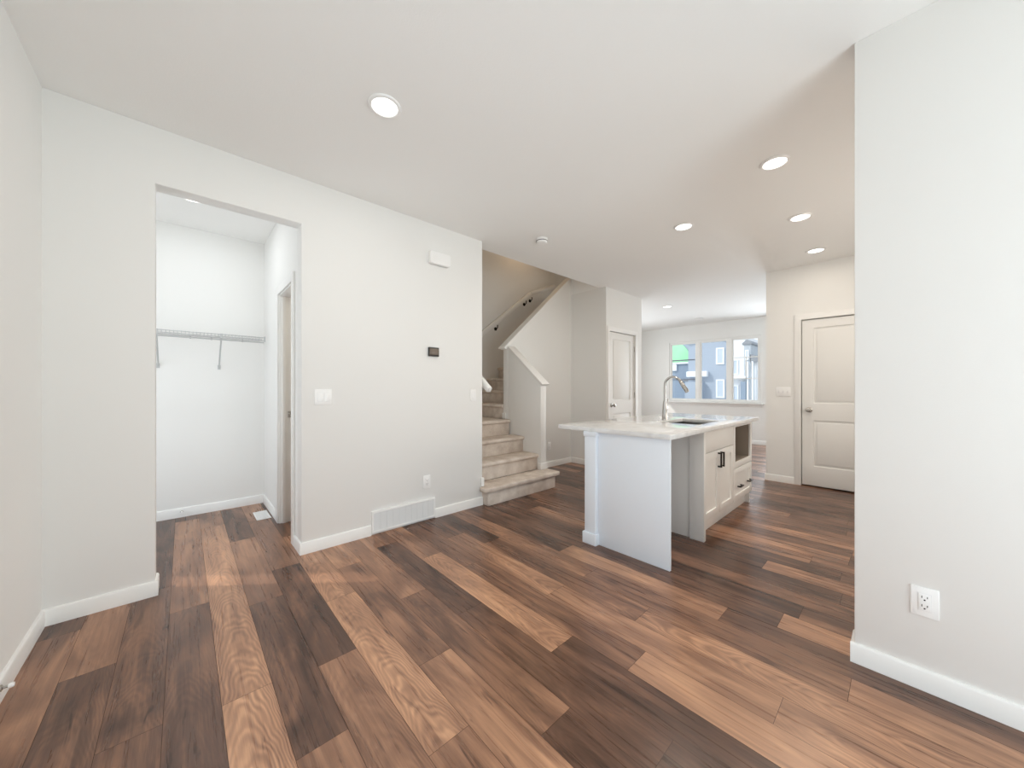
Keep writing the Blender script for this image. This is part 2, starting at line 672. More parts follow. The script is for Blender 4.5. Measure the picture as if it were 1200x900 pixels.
# ------------------------------------------------------------------ ceiling and walls
XE = 2.29                 # end of the closet wall, left side of the stairs
WELL_Y = 3.12             # edge of the stair opening in the ceiling
struct(MB().slab([-1.15, XE, 4.68, 6.05, 9.2], [-1.72, WELL_Y, 3.66, 4.78, 5.05],
                 [(1, 1), (1, 2), (2, 2)], 'z', H, H + 0.25).build('ceiling', M['ceiling']))
struct(MB().box(2.15, 6.15, WELL_Y - .25, 4.9, 4.3, 4.4).build('ceiling_stairwell', M['ceiling']))

W = M['wall']
# left wall and rear wall with the patio doorway
struct(MB().slab([-1.70, -0.85, 1.15, 2.95], [0, 2.12, H], [(1, 0)], 'x', -0.65, -0.53).build('wall_left', W))
struct(MB().slab([-0.85, -0.79, 0.12, 0.18, 1.09, 1.15], [0.0, 0.06, 2.06, 2.12], [(1, 1), (3, 1)], 'x', -0.63, -0.57).build('door_6', M['vinyl'], bevel=0.003))
struct(MB().slab([-0.65, -0.15, 1.85, 2.31], [0, 2.15, H], [(1, 0)], 'y', -1.70, -1.58).build('wall_rear', W))
# the big closet wall with its opening; the nook's right side runs flush with the opening
struct(MB().slab([-0.65, -0.122, 0.632, XE], [0, 2.408, H], [(1, 0)], 'y', 2.95, 3.07).build('wall_closet', W, bevel=0.004))
# nook behind it
struct(MB().box(-1.1, 0.752, 4.58, 4.70, 0, H).build('wall_nook_back', W))
struct(MB().slab([3.07, 3.2, 4.04, 4.58], [0, .12, 2.08, H], [(1, 1)], 'x', -1.1, -1.0).build('wall_nook_left', W))
struct(MB().slab([3.07, 3.22, 3.77, 4.58], [0, 2.045, H], [(1, 0)], 'x', 0.632, 0.752).build('wall_nook_right', W))
struct(MB().box(0.752, XE - 0.1, 4.58, 4.70, 0, H).build('wall_powder_room', W))
# stairwell
struct(MB().box(XE - 0.1, XE, 3.07, 4.84, 0, H).build('wall_stair_left', W))
struct(MB().box(XE - 0.1, XE, WELL_Y, 4.84, H + .25, 4.3).build('wall_stair_left_upper', W))
struct(MB().box(XE, 6.1, 4.72, 4.84, 0, 4.3).build('wall_stair_back', W))
struct(MB().box(6.0, 6.1, WELL_Y, 4.72, H + .25, 4.3).build('wall_stair_end', W))
struct(MB().box(XE, 6.0, WELL_Y - .12, WELL_Y, H + .25, 4.3).build('wall_stair_front_upper', W))
# low wall beside the first steps, raked along the top
KX0, KX1 = 3.29, 3.39
struct(MB().prism([(3.05, 0), (3.66, 0), (3.66, 1.765), (3.05, 1.265)], 'x', KX0, KX1).build('wall_stair_low', W, bevel=0.003))
# raked wall under the upper flight
RK = (2.981 - 1.835) / (4.528 - 3.20)


def rake(x):
    return 1.80 + (x - 3.29) * RK


struct(MB().prism([(KX0, 0), (4.68, 0), (4.68, rake(4.68)), (KX0, rake(KX0))], 'y', 3.66, 3.76).build('wall_stair_raked', W, bevel=0.003))
struct(MB().box(4.68, 4.80, 3.12, 3.76, 0, H).build('wall_pantry_side', W))
# wall with the narrow closet door
struct(MB().slab([4.68, 4.765, 5.535, 5.76], [0, 2.085, H], [(1, 0)], 'y', 3.0, 3.12).build('wall_pantry_front', W))
struct(MB().box(5.64, 5.76, 3.12, 4.72, 0, H).build('wall_front_room_left', W))
struct(MB().slab([5.76, 6.6, 8.0, 9.1], [0, .85, 2.1, H], [(1, 1)], 'y', 4.95, 5.05).build('wall_front_room_side', W))
# window wall of the front room (opening beside it added for fill light)
WY0, WY1, WZ0, WZ1 = 2.03, 3.99, 0.885, 2.365
struct(MB().slab([-0.72, 1.08, 1.86, WY0, WY1, 5.05], [0, WZ0, WZ1 - .25, WZ1, H],
                 [(1, 0), (1, 1), (3, 1), (3, 2)], 'x', 9.1, 9.22).build('wall_window', W))
# block with the panelled door
struct(MB().slab([-0.70, 0.075, 0.845, 1.21], [0, 2.062, H], [(1, 0)], 'x', 5.68, 5.80).build('wall_door', W))
struct(MB().box(5.80, 7.2, 1.09, 1.21, 0, H).build('wall_entry', W))
struct(MB().box(7.08, 7.2, -0.70, 1.09, 0, H).build('wall_entry_end', W))
struct(MB().slab([2.31, 3.1, 4.7, 9.1], [0, 1.05, 2.08, H], [(1, 1)], 'y', -0.82, -0.70).build('wall_kitchen', W))
struct(MB().slab([3.1, 3.15, 4.65, 4.7], [1.05, 1.1, 2.03, 2.08], [(1, 1)], 'y', -0.80, -0.74).build('kitchen_fill_frame', M['vinyl'], bevel=0.003))  # frame of the opening added for the kitchen fill light
struct(MB().box(2.19, 2.31, -1.58, 0.14, 0, H).build('wall_right', W, bevel=0.004))

# ------------------------------------------------------------------ baseboards, caps, casings
BH, BT = 0.085, 0.013
T = M['trim']


def base_x(name, x0, x1, y, side, z=0.0, h=BH):
    """along X on a wall face at y; side = +1/-1 gives the way it stands out."""
    a, b = y, y + side * BT
    poly = [(a, z), (b, z), (b, z + h - .010), (b - side * .004, z + h - .002), (b - side * .007, z + h), (a, z + h)]
    return struct(MB().prism(poly, 'x', x0, x1).build(name, T))


def base_y(name, y0, y1, x, side, z=0.0, h=BH):
    a, b = x, x + side * BT
    poly = [(a, z), (b, z), (b, z + h - .010), (b - side * .004, z + h - .002), (b - side * .007, z + h), (a, z + h)]
    return struct(MB().prism(poly, 'y', y0, y1).build(name, T))


base_y('baseboard_left', 1.15, 2.95 - BT, -0.53, 1)
base_x('baseboard_closet', -0.53, -0.122 + BT, 2.95, -1)
base_x('baseboard_closet', 0.632 - BT, 1.135, 2.95, -1)
base_x('baseboard_closet', 1.730, XE, 2.95, -1)
base_y('baseboard_opening_left', 2.95, 3.07, -0.122, 1)
base_y('baseboard_opening_right', 2.95, 3.15, 0.632, -1)
base_x('baseboard_nook_back', -1.0, 0.632 - BT, 4.58, -1)
base_y('baseboard_nook_right', 3.842, 4.58, 0.632, -1)
base_x('baseboard_under_stair', KX1, 4.68 - BT, 3.66, -1)
base_y('baseboard_pantry_side', 3.0 - BT, 3.66, 4.68, -1)
base_x('baseboard_pantry_front', 5.60, 5.76 + BT, 3.0, -1)
base_y('baseboard_window', 1.86, 4.95, 9.1, -1)
base_y('baseboard_door_wall', 0.912, 1.21 + BT, 5.68, -1)
base_y('baseboard_right', -1.58, 0.14 + BT, 2.19, -1)
base_x('baseboard_right_end', 2.19, 2.31, 0.14, 1)
# little returns around the wall ends at the stairs
struct(MB().box(2.262, XE + BT, 2.932, 2.95 - .0005, 0.192, 0.282).build('trim_1', T, bevel=0.003))
struct(MB().slab([KX0 - BT, KX0 - .0005, KX1 + .0005, KX1 + BT], [3.05 - BT, 3.05 - .0005, 3.10], [(1, 1)], 'z', 0.192, 0.272).build('trim_2', T, bevel=0.003))
struct(MB().slab([KX0 - BT, KX0 - .0005, KX0 + .05], [3.70, 3.76 + .0005, 3.76 + BT], [(1, 0)], 'z', 0.788, 0.868).build('trim_3', T, bevel=0.003))


def cap_board(name, p, q, w, th, axis):
    """a sloped board on a raked wall, from p to q given in the wall's plane (along, z), centred on c."""
    (a0, z0), (a1, z1), c = p, q, w[0]
    L = math.hypot(a1 - a0, z1 - z0)
    nx, nz = -(z1 - z0) / L * th, (a1 - a0) / L * th
    lo = [(a0, z0), (a1, z1), (a1 + nx, z1 + nz), (a0 + nx, z0 + nz)]
    mb = MB().prism(lo, axis, c - w[1] / 2, c + w[1] / 2)
    # small moulding under the board
    k = th * 0.8
    mx, mz = nx / th * k, nz / th * k
    un = [(a0 + .012, z0 + .009), (a1, z1), (a1 - mx, z1 - mz), (a0 + .012 - mx, z0 + .009 - mz)]
    mb.prism(un, axis, c - w[1] / 2 + .016, c + w[1] / 2 - .016)
    return mb


struct(cap_board('trim_4', (3.02, 1.247), (3.66, 1.772), (3.34, 0.135), 0.022, 'x').build('trim_4', T, bevel=0.002))
struct(cap_board('trim_5', (3.225, rake(3.225) + .006), (4.68, rake(4.68) + .006), (3.71, 0.135), 0.026, 'y').build('trim_5', T, bevel=0.002))


def casing(name, axis, a0, a1, top, face, side, w=0.068, th=0.016, bottom=0.0, parent=None):
    """door casing around an opening a0..a1 up to top, on a wall face."""
    us = [a0 - w, a0, a1, a1 + w]
    vs = [bottom, top, top + w]
    b0, b1 = sorted((face, face + side * th))
    mb = MB().slab(us, vs, [(1, 0)], axis, b0, b1)
    return mb.build(name, T, parent, bevel=0.004)


# ------------------------------------------------------------------ doors
def panel_door(root_name, axis, a0, a1, z0, z1, f0, side, knob_at, hinge_at):
    """Two-panel moulded leaf; f0 = visible face plane, side = the way it faces."""
    th = 0.035
    w = a1 - a0
    st = 0.115
    pa0, pa1 = a0 + st, a1 - st
    zs = [z0, z0 + 0.24, z0 + 0.80, z0 + 1.015, z1 - 0.105, z1]
    b0, b1 = sorted((f0, f0 - side * th))
    leaf = MB().slab([a0, pa0, pa1, a1], zs, [(1, 1), (1, 3)], axis, b0, b1)
    root = struct(leaf.build(root_name, M['door'], bevel=0.007, seg=2))
    for (q0, q1) in ((zs[1], zs[2]), (zs[3], zs[4])):
        e0, e1 = sorted((f0 - side * .017, f0 - side * .028))
        p = MB().slab([pa0 - .004, pa1 + .004], [q0 - .004, q1 + .004], [], axis, e0, e1)
        g0, g1 = sorted((f0 - side * .004, f0 - side * .018))
        p.slab([pa0 + .028, pa1 - .028], [q0 + .028, q1 - .028], [], axis, g0, g1)
        p.build('panel', M['door'], root, bevel=0.004)

    def P(a, out, z):
        return (f0 + side * out, a, z) if axis == 'x' else (a, f0 + side * out, z)
    ax = (side, 0, 0) if axis == 'x' else (0, side, 0)
    MB().lathe([(0, 0), (.032, 0), (.032, .006), (.026, .010), (.011, .012), (.011, .034), (.020, .038), (.028, .048),
                (.029, .058), (.022, .068), (.010, .072), (0, .0725)], P(*knob_at[:1], 0, knob_at[1]), ax, 24).build('door_knob', M['nickel'], root)
    for hz in (z0 + .22, (z0 + z1) / 2 + .05, z1 - .22):
        MB().tube([P(hinge_at, .004, hz - .045), P(hinge_at, .004, hz + .045)], .006, 10).build('hinge', M['nickel'], root)
    return root


d1 = panel_door('door_1', 'y', 4.772, 5.528, 0.012, 2.078, 3.012, -1, (4.845, 0.95), 5.531)
casing('door_casing', 'y', 4.765, 5.535, 2.085, 3.0, -1, w=0.066).parent = d1
d2 = panel_door('door_2', 'x', 0.082, 0.838, 0.014, 2.054, 5.690, -1, (0.770, 0.945), 0.079)
casing('door_casing', 'x', 0.075, 0.845, 2.062, 5.68, -1).parent = d2
# cased doorway in the nook (no leaf in view)
d3 = struct(casing('door_3', 'x', 3.22, 3.77, 2.045, 0.632, -1))
jb = MB()
jb.box(.630, .754, 3.757, 3.770, 0, 2.045)
jb.box(.630, .754, 3.220, 3.233, 0, 2.045)
jb.box(.630, .754, 3.233, 3.757, 2.032, 2.045)
jb.build('jamb', T, d3, bevel=0.002)
MB().box(.650, .680, 3.745, 3.757, 0, 2.032).build('door_stop', T, d3, bevel=0.002)
MB().box(.696, .726, 3.7545, 3.757, .945, 1.003).build('strike_plate', M['nickel'], d3, bevel=0.001)

# patio doorway frame behind the camera
struct(MB().slab([-0.15, -0.09, 0.82, 0.88, 1.79, 1.85], [0.0, 0.06, 2.09, 2.15], [(1, 1), (3, 1)], 'y', -1.68, -1.62).build('door_4', M['vinyl'], bevel=0.003))

# ------------------------------------------------------------------ front-room window
wf = struct(MB().slab([WY0, WY0 + .035, 2.585, 2.675, 3.255, 3.345, WY1 - .035, WY1],
                      [WZ0, WZ0 + .045, WZ1 - .045, WZ1], [(1, 1), (3, 1), (5, 1)], 'x', 9.115, 9.185).build('window_1', M['vinyl'], bevel=0.003))
for (y0, y1) in ((WY0 + .035, 2.585), (2.675, 3.255), (3.345, WY1 - .035)):
    MB().box(9.148, 9.154, y0, y1, WZ0 + .045, WZ1 - .045).build('pane', M['glass'], wf)
    MB().slab([y0 - .002, y0 + .028, y1 - .028, y1 + .002], [WZ0 + .043, WZ0 + .073, WZ1 - .073, WZ1 - .043], [(1, 1)], 'x', 9.128, 9.147).build('sash', M['vinyl'], wf, bevel=0.002)
# drywall-wrapped opening with a sill board and apron
struct(MB().box(9.03, 9.115, WY0 - .05, WY1 + .05, WZ0 - .026, WZ0).build('trim_6', T, bevel=0.004))
struct(MB().box(9.085, 9.1, WY0 - .03, WY1 + .03, WZ0 - .082, WZ0 - .026).build('trim_7', T, bevel=0.003))
for (q, z) in (((3.373, WY1 - .063), 1.905), ((3.373, WY1 - .063), 1.425)):
    MB().box(9.140, 9.147, q[0], q[1], z - .014, z + .014).build('glazing_bar', M['mullion'], wf)
mb = MB()
mb.box(9.140, 9.147, WY0 + .063, 2.557, 1.895 - .010, 1.895 + .010)
mb.box(9.140, 9.147, WY0 + .063, 2.557, 1.425 - .010, 1.425 + .010)
mb.box(9.140, 9.147, 2.305, 2.325, 1.425, 1.895)
mb.build('glazing_bar', M['vinyl'], wf)
# frame of the opening added for the entry fill light, out of view
struct(MB().slab([1.08, 1.15, 1.79, 1.86], [0.0, 0.14, 2.03, WZ1 - .25], [(1, 1)], 'x', 9.115, 9.185).build('entry_fill_frame', M['vinyl'], bevel=0.003))

# ------------------------------------------------------------------ staircase
stair = thing('staircase', 'beige carpeted staircase climbing behind the wall end and turning right', 'staircase', (XE, 2.86, 0))
OX, OY = XE, 2.86


def nose_poly(a_front, a_back, zt, zb, over, th=0.045, flip=1):
    """profile (along, z) of one carpeted step: riser, rounded nosing, tread. flip=+1 climbs towards +along."""
    r = th / 2
    pts = [(a_front, zb), (a_back, zb), (a_back, zt)]
    n = 7
    for i in range(n + 1):
        an = PI / 2 + PI * i / n
        pts.append((a_front - over + r + r * math.cos(an), zt - r + r * math.sin(an)))
    pts.append((a_front, zt - th - .006))
    return pts


RISE = [0, .190, .385, .582, .785, .982, 1.177, 1.372, 1.567, 1.762, 1.957, 2.152, 2.347]
C = M['carpet']
# first step: wider, with a rounded left end standing out in front of the wall
mb = MB()
mb.prism([(x - OX, y - OY) for (x, y) in ((2.312, 2.86), (3.345, 2.86), (3.345, 3.05), (KX0, 3.05), (KX0, 3.11), (XE, 3.11), (XE + .0, 2.948), (2.300, 2.948), (2.300, 2.875))], 'z', 0, .143)
mb.build('step', C, stair, bevel=0.006)
tread = [(2.272, 2.948), (2.25, 2.940), (2.243, 2.925), (2.243, 2.862), (2.249, 2.842), (2.27, 2.828), (3.385, 2.828), (3.405, 2.838), (3.413, 2.86), (3.413, 3.05),
         (KX0, 3.05), (KX0, 3.11), (XE, 3.11), (XE, 2.948)]
sx = [o for o in col.objects if o.name.startswith('step')][-1]
MB().prism([(x - OX, y - OY) for (x, y) in tread], 'z', .145, .190).build('nosing', C, sx, bevel=0.016, seg=4)
ys = [None, 2.86, 3.11, 3.365, 3.62]
for n in (2, 3, 4):
    y0 = ys[n]
    y1 = ys[n + 1] if n < 4 else 4.72
    p = nose_poly(y0 - OY, y1 - OY, RISE[n], RISE[n - 1] if n > 1 else 0, .028)
    MB().prism(p, 'x', 0.0, KX0 - OX if n < 4 else 0.985).build('step', C, stair, bevel=0.003)
for n in range(5, 13):
    x0 = 3.29 + .243 * (n - 5)
    x1 = x0 + .243
    p = nose_poly(x0 - OX, x1 - OX, RISE[n], RISE[n - 1] - .15 if n > 5 else RISE[4] - .05, .028)
    MB().prism(p, 'y', 3.762 - OY, 4.72 - OY).build('step', C, stair, bevel=0.003)

# handrail on the stairwell's back wall, two lengths
hr = thing('wall_handrail', 'white painted handrail on dark brackets along the stairwell back wall', 'handrail', (3.0, 4.66, 0))


def rail_bar(mb, p, q, w=.05, h=.072):
    p, q = Vector(p), Vector(q)
    d = (q - p).normalized()
    s = d.cross(Vector((0, 0, 1))).normalized()
    u = s.cross(d)
    bm = mb.bm
    prof = [(-.5, -.5), (.5, -.5), (.5, .25), (.3, .5), (-.3, .5), (-.5, .25)]
    A = [bm.verts.new(p + s * a * w + u * b * h) for a, b in prof]
    B = [bm.verts.new(q + s * a * w + u * b * h) for a, b in prof]
    bm.faces.new(A)
    bm.faces.new(B[::-1])
    for i in range(6):
        j = (i + 1) % 6
        bm.faces.new((A[i], B[i], B[j], A[j]))
    return mb


rail_bar(MB(), (0.30, 0, 1.868), (1.746, 0, 2.968)).build('rail', T, hr, bevel=0.004)
rail_bar(MB(), (1.746, 0, 2.968), (2.42, 0, 3.235)).build('rail', T, hr, bevel=0.004)
for (bx, bz) in ((.95, 2.30), (1.64, 2.83), (1.79, 2.92)):
    mb = MB()
    mb.tube([(bx, .06, bz - .07), (bx, .025, bz - .07), (bx, .004, bz - .055), (bx, 0, bz - .012)], .008, 10)
    mb.lathe([(0, 0), (.030, 0), (.030, .006), (.014, .012), (0, .012)], (bx, .0595, bz - .07), (0, -1, 0), 20)
    mb.build('bracket', M['black'], hr)
# lower handrail whose end peeks out past the wall end
hr2 = thing('stair_handrail', 'short white handrail end sticking out past the wall end at the stairs', 'handrail', (2.35, 2.90, 0))
rail_bar(MB(), (0, 0, 1.193), (0, .78, 1.79), .05, .062).build('rail', T, hr2, bevel=0.005)
for yy in (.25, .65):
    zz = 1.193 + yy * .765
    mb = MB()
    mb.tube([(-.06, yy, zz - .08), (-.025, yy, zz - .08), (-.004, yy, zz - .06), (0, yy, zz - .02)], .008, 10)
    mb.lathe([(0, 0), (.030, 0), (.030, .006), (.014, .012), (0, .012)], (-.0595, yy, zz - .08), (1, 0, 0), 20)
    mb.build('bracket', M['black'], hr2)

# ------------------------------------------------------------------ kitchen island
CT = 0.905
CTH = 0.034
UZ = CT - CTH
IX0, IX1, IY0, IY1 = 2.336, 4.46, 1.015, 1.962
SX0, SX1, SY0, SY1 = 3.17, 3.72, 1.15, 1.50

isl = thing('island_frame', 'white island end and back panels with a square corner post', 'island', (2.36, 1.3, 0))
ox, oy = 2.36, 1.3
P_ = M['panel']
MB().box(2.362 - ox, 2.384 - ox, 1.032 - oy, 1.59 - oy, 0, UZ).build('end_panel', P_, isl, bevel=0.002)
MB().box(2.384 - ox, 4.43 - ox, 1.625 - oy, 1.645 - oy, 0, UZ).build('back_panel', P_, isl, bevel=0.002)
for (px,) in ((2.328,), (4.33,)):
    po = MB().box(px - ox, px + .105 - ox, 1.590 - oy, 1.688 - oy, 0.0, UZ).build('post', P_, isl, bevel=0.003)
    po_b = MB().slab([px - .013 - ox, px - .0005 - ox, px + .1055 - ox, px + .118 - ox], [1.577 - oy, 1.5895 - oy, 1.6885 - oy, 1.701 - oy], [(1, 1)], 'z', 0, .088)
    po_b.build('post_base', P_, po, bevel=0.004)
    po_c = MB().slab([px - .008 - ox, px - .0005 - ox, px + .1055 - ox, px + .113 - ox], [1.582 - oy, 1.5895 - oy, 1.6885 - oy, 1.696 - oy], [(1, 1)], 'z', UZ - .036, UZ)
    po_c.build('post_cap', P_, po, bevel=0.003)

# sink base cabinet
FY = 1.07          # plane of the door fronts
CB = M['cab']
sc_ = thing('sink_cabinet', 'white shaker sink cabinet with two doors and a plain false front', 'cabinet', (3.05, FY, 0))
ox, oy = 3.05, FY
mb = MB()
mb.box(3.028 - ox, 3.046 - ox, 1.158 - oy, 1.58 - oy, 0, UZ - .002)
mb.box(3.80 - ox, 3.818 - ox, FY + .021 - oy, 1.58 - oy, .105, UZ - .002)
mb.box(3.046 - ox, 3.80 - ox, FY + .05 - oy, 1.58 - oy, .105, .123)
mb.box(3.046 - ox, 3.80 - ox, 1.56 - oy, 1.58 - oy, .123, UZ - .002)
mb.box(3.046 - ox, 3.80 - ox, FY + .021 - oy, FY + .04 - oy, .80, UZ - .002)
mb.build('body', CB, sc_, bevel=0.001)
MB().box(3.006 - ox, 3.046 - ox, 1.046 - oy, 1.156 - oy, 0, UZ - .002).build('filler_panel', CB, sc_, bevel=0.002)
MB().box(3.046 - ox, 3.818 - ox, 1.128 - oy, 1.144 - oy, 0.0, .105).build('toe_kick', CB, sc_, bevel=0.001)
MB().box(3.052 - ox, 3.815 - ox, 0, .019, .682, .858).build('false_front', CB, sc_, bevel=0.002)


def shaker(a0, a1, z0, z1, rail, parent, name, y=0.0):
    mb = MB().slab([a0, a0 + rail, a1 - rail, a1], [z0, z0 + rail, z1 - rail, z1], [(1, 1)], 'y', y, y + .019)
    o = mb.build(name, CB, parent, bevel=0.0015)
    MB().box(a0 + rail - .003, a1 - rail + .003, y + .010, y + .0185, z0 + rail - .003, z1 - rail + .003).build('panel', CB, o)
    return o


def pull(p, q, parent, out=.032, r=.006):
    """square black bar pull standing off the front between p and q (x, z)."""
    mb = MB()
    (x0, z0), (x1, z1) = p, q
    mb.box(min(x0, x1) - r, max(x0, x1) + r, -out, -out + 2 * r, min(z0, z1) - r, max(z0, z1) + r)
    for (x, z) in (p, q):
        mb.box(x - r, x + r, -out + 2 * r, .0005, z - r, z + r)
    return mb.build('handle', M['black'], parent, bevel=0.001)


dl = shaker(3.052 - ox, 3.4305 - ox, .128, .676, .062, sc_, 'door')
dr = shaker(3.4345 - ox, 3.815 - ox, .128, .676, .062, sc_, 'door')
pull((3.400 - ox, .535), (3.400 - ox, .650), dl)
pull((3.465 - ox, .535), (3.465 - ox, .650), dr)

# microwave cabinet
mc = thing('microwave_cabinet', 'white cabinet with an empty microwave niche above one drawer', 'cabinet', (3.83, FY, 0))
ox = 3.83
X0, X1 = 3.822 - ox, 4.43 - ox
mb = MB()
mb.slab([X0, X0 + .055, X1 - .045, X1], [.445, .497, .838, UZ - .002], [(1, 1)], 'y', .0, .019)
mb.box(X0, X0 + .018, .021, .50, .105, UZ - .002)
mb.box(X1 - .018, X1, .021, .50, 0.0, UZ - .002)
mb.build('body', CB, mc, bevel=0.001)
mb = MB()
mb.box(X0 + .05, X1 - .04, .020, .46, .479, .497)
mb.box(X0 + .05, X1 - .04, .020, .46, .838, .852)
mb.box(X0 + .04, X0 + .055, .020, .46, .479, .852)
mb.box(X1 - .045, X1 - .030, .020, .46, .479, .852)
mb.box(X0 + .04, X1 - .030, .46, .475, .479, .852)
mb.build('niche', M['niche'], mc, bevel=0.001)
MB().box(X1 - .11, X1 - .075, .453, .4595, .53, .62).build('outlet', M['plastic'], mc, bevel=0.002)
dw = shaker(X0 + .004, X1 - .004, .128, .438, .055, mc, 'drawer')
pull((3.945 - ox, .262), (4.035 - ox, .262), dw)
pull((4.255 - ox, .262), (4.345 - ox, .262), dw)
MB().box(X0, X1 - .018, .058, .074, 0, .105).build('toe_kick', CB, mc, bevel=0.001)

# worktop with sink cut-out
ct = tag(MB().slab([IX0, SX0, SX1, IX1], [IY0, SY0, SY1, IY1], [(1, 1)], 'z', UZ, CT).build('countertop', M['quartz'], bevel=0.0025),
         'glossy white quartz countertop covering the whole kitchen island', 'countertop')
# undermount sink
sk = thing('kitchen_sink', 'undermount steel sink sunk in the white island worktop', 'sink', (SX0, SY0, UZ))
w_, d_ = SX1 - SX0, SY1 - SY0
mb = MB()
mb.slab([-.02, .004, w_ - .004, w_ + .02], [-.02, .004, d_ - .004, d_ + .02], [(1, 1)], 'z', -.0035, -.0008)
mb.slab([-.004, .004, w_ - .004, w_ + .004], [-.004, .004, d_ - .004, d_ + .004], [(1, 1)], 'z', -.20, -.0035)
mb.box(-.004, w_ + .004, -.004, d_ + .004, -.203, -.20)
mb.build('bowl', M['steel'], sk)
MB().lathe([(0, 0), (.045, 0), (.045, .003), (.036, .003), (.034, -.001 + .002), (0, .001)], (w_ / 2, d_ / 2 + .05, -.20), (0, 0, 1), 28).build('drain', M['chrome'], sk)

# pull-down tap
fx, fy = 3.45, 1.556
fa = thing('kitchen_faucet', 'tall chrome gooseneck pull-down faucet behind the island sink', 'faucet', (fx, fy, CT))
MB().lathe([(0, 0), (.027, 0), (.027, .005), (.0245, .010), (.022, .08), (.0185, .15), (.016, .175), (.016, .178), (0, .178)], (0, 0, 0), (0, 0, 1), 28).build('base', M['chrome'], fa)
pts = [(0, 0, .175), (0, 0, .24), (0, 0, .315)]
R_ = .078
for i in range(1, 13):
    an = PI * i / 12 * .86
    pts.append((0, -R_ + R_ * math.cos(an), .335 + R_ * math.sin(an)))
MB().tube(pts, .0112, 16).build('spout', M['chrome'], fa)
e = Vector(pts[-1])
dvec = (Vector(pts[-1]) - Vector(pts[-2])).normalized()
dvec = (dvec * .75 + Vector((0, -.35, -.5))).normalized()
MB().tube([e - dvec * .004, e + dvec * .012, e + dvec * .03, e + dvec * .09, e + dvec * .115, e + dvec * .118],
          [.0135, .0155, .0165, .0185, .0175, .013], 18).build('spray_head', M['nickel'], fa)
mb = MB()
mb.lathe([(0, 0), (.013, 0), (.013, .02), (.010, .026), (0, .026)], (.018, 0, .125), (1, 0, 0), 18)
mb.tube([(.036, 0, .125), (.052, 0, .150), (.066, -.002, .200)], [.007, .006, .005], 12)
mb.build('lever', M['chrome'], fa)

# loose wire hanging in the dishwasher space
pc = MB().tube([(2.394, 1.20, .22), (2.42, 1.195, .205), (2.452, 1.185, .16), (2.462, 1.18, .10), (2.456, 1.175, .04), (2.452, 1.17, .006)], .004, 8)
tag(pc.build('power_cable', M['plastic']), 'thin white wire end dangling in the empty dishwasher space', 'cable')


# ------------------------------------------------------------------ recessed lights
def downlight(loc, label, power, color, first=None):
    if first is None:
        r = thing('recessed_light', label, 'ceiling light', loc, 0, 'recessed ceiling lights')
        MB().lathe([(.066, -.0005), (.084, -.0005), (.086, -.004), (.082, -.009), (.070, -.012), (.066, -.009)], (0, 0, 0), (0, 0, 1), 48, ring=True).build('trim_ring', M['plastic'], r)
        MB().lathe([(0, -.0045), (.066, -.0045), (.066, -.0075), (0, -.0090)], (0, 0, 0), (0, 0, 1), 40).build('lens', M['lens'], r)
    else:
        r = dup(first, loc, label)
    area_light('recessed_light_lamp', (0, 0, -.016), (0, 0, 0), .12, .12, power, color, 'DISK', parent=r)
    return r


WARM = (1.0, 0.90, 0.78)
r0 = downlight((0.803, 1.892, H), 'lit recessed ceiling light over the floor in front of the closet wall, nearest the camera', LAMP_W * .5, (1, .95, .88))
spots = [((2.946, 0.578, H), 'lit recessed ceiling light above the kitchen aisle, nearest the right wall edge'),
         ((4.052, 0.608, H), 'lit recessed ceiling light above the kitchen aisle, middle one of its row of three'),
         ((5.153, 0.639, H), 'lit recessed ceiling light in front of the panelled door, last of its row'),
         ((3.475, 1.389, H), 'lit recessed ceiling light directly over the island sink')]


def lamp_copy(loc, label, power, color):
    r = r0.copy()
    col.objects.link(r)
    r.location = loc
    r['label'] = label
    for ch in list(r0.children):
        c = ch.copy()
        if c.type == 'LIGHT':
            c.data = ch.data.copy()
            c.data.energy = power
            c.data.color = color
        col.objects.link(c)
        c.parent = r
    return r


for (lc, lb), pw in zip(spots, (0.8, 0.8, 0.22, 0.6)):
    lamp_copy(lc, lb, LAMP_W * pw, WARM)
lamp_copy((6.654, 2.955, H), 'lit recessed ceiling light in the far front room, beyond the island', LAMP_W, WARM)
lamp_copy((0.051, 3.84, H), 'recessed ceiling light inside the closet nook, half hidden by its header', NOOK_W, (0.95, .97, 1.0))

# smoke alarm and the flat disc in the front room
sm = thing('smoke_alarm', 'small round white smoke alarm on the ceiling by the stairs', 'smoke alarm', (2.704, 2.49, H))
MB().lathe([(0, -.0005), (.058, -.0005), (.060, -.008), (.056, -.012), (.055, -.034), (.048, -.044), (.030, -.047), (0, -.047)], (0, 0, 0), (0, 0, 1), 36).build('housing', M['plastic'], sm)
MB().lathe([(.0555, -.022), (.0575, -.022), (.0575, -.028), (.0555, -.028)], (0, 0, 0), (0, 0, 1), 36, ring=True).build('vent_band', M['slot'], sm)
fd = thing('ceiling_disc', 'flat white disc on the front room ceiling near the window', 'ceiling fixture', (8.30, 2.99, H))
MB().lathe([(0, -.0005), (.085, -.0005), (.085, -.010), (.072, -.022), (.03, -.026), (0, -.026)], (0, 0, 0), (0, 0, 1), 36).build('cover', M['plastic'], fd)
MB().lathe([(.074, -.0205), (.079, -.0165), (.080, -.0175), (.075, -.0225)], (0, 0, 0), (0, 0, 1), 36, ring=True).build('rim', M['grille'], fd)


# ------------------------------------------------------------------ wall plates; built facing -Y, turned into place
def plate(root, w, h):
    MB().box(-w / 2, w / 2, -.006, -.0005, -h / 2, h / 2).build('cover_plate', M['plastic'], root, bevel=0.003)


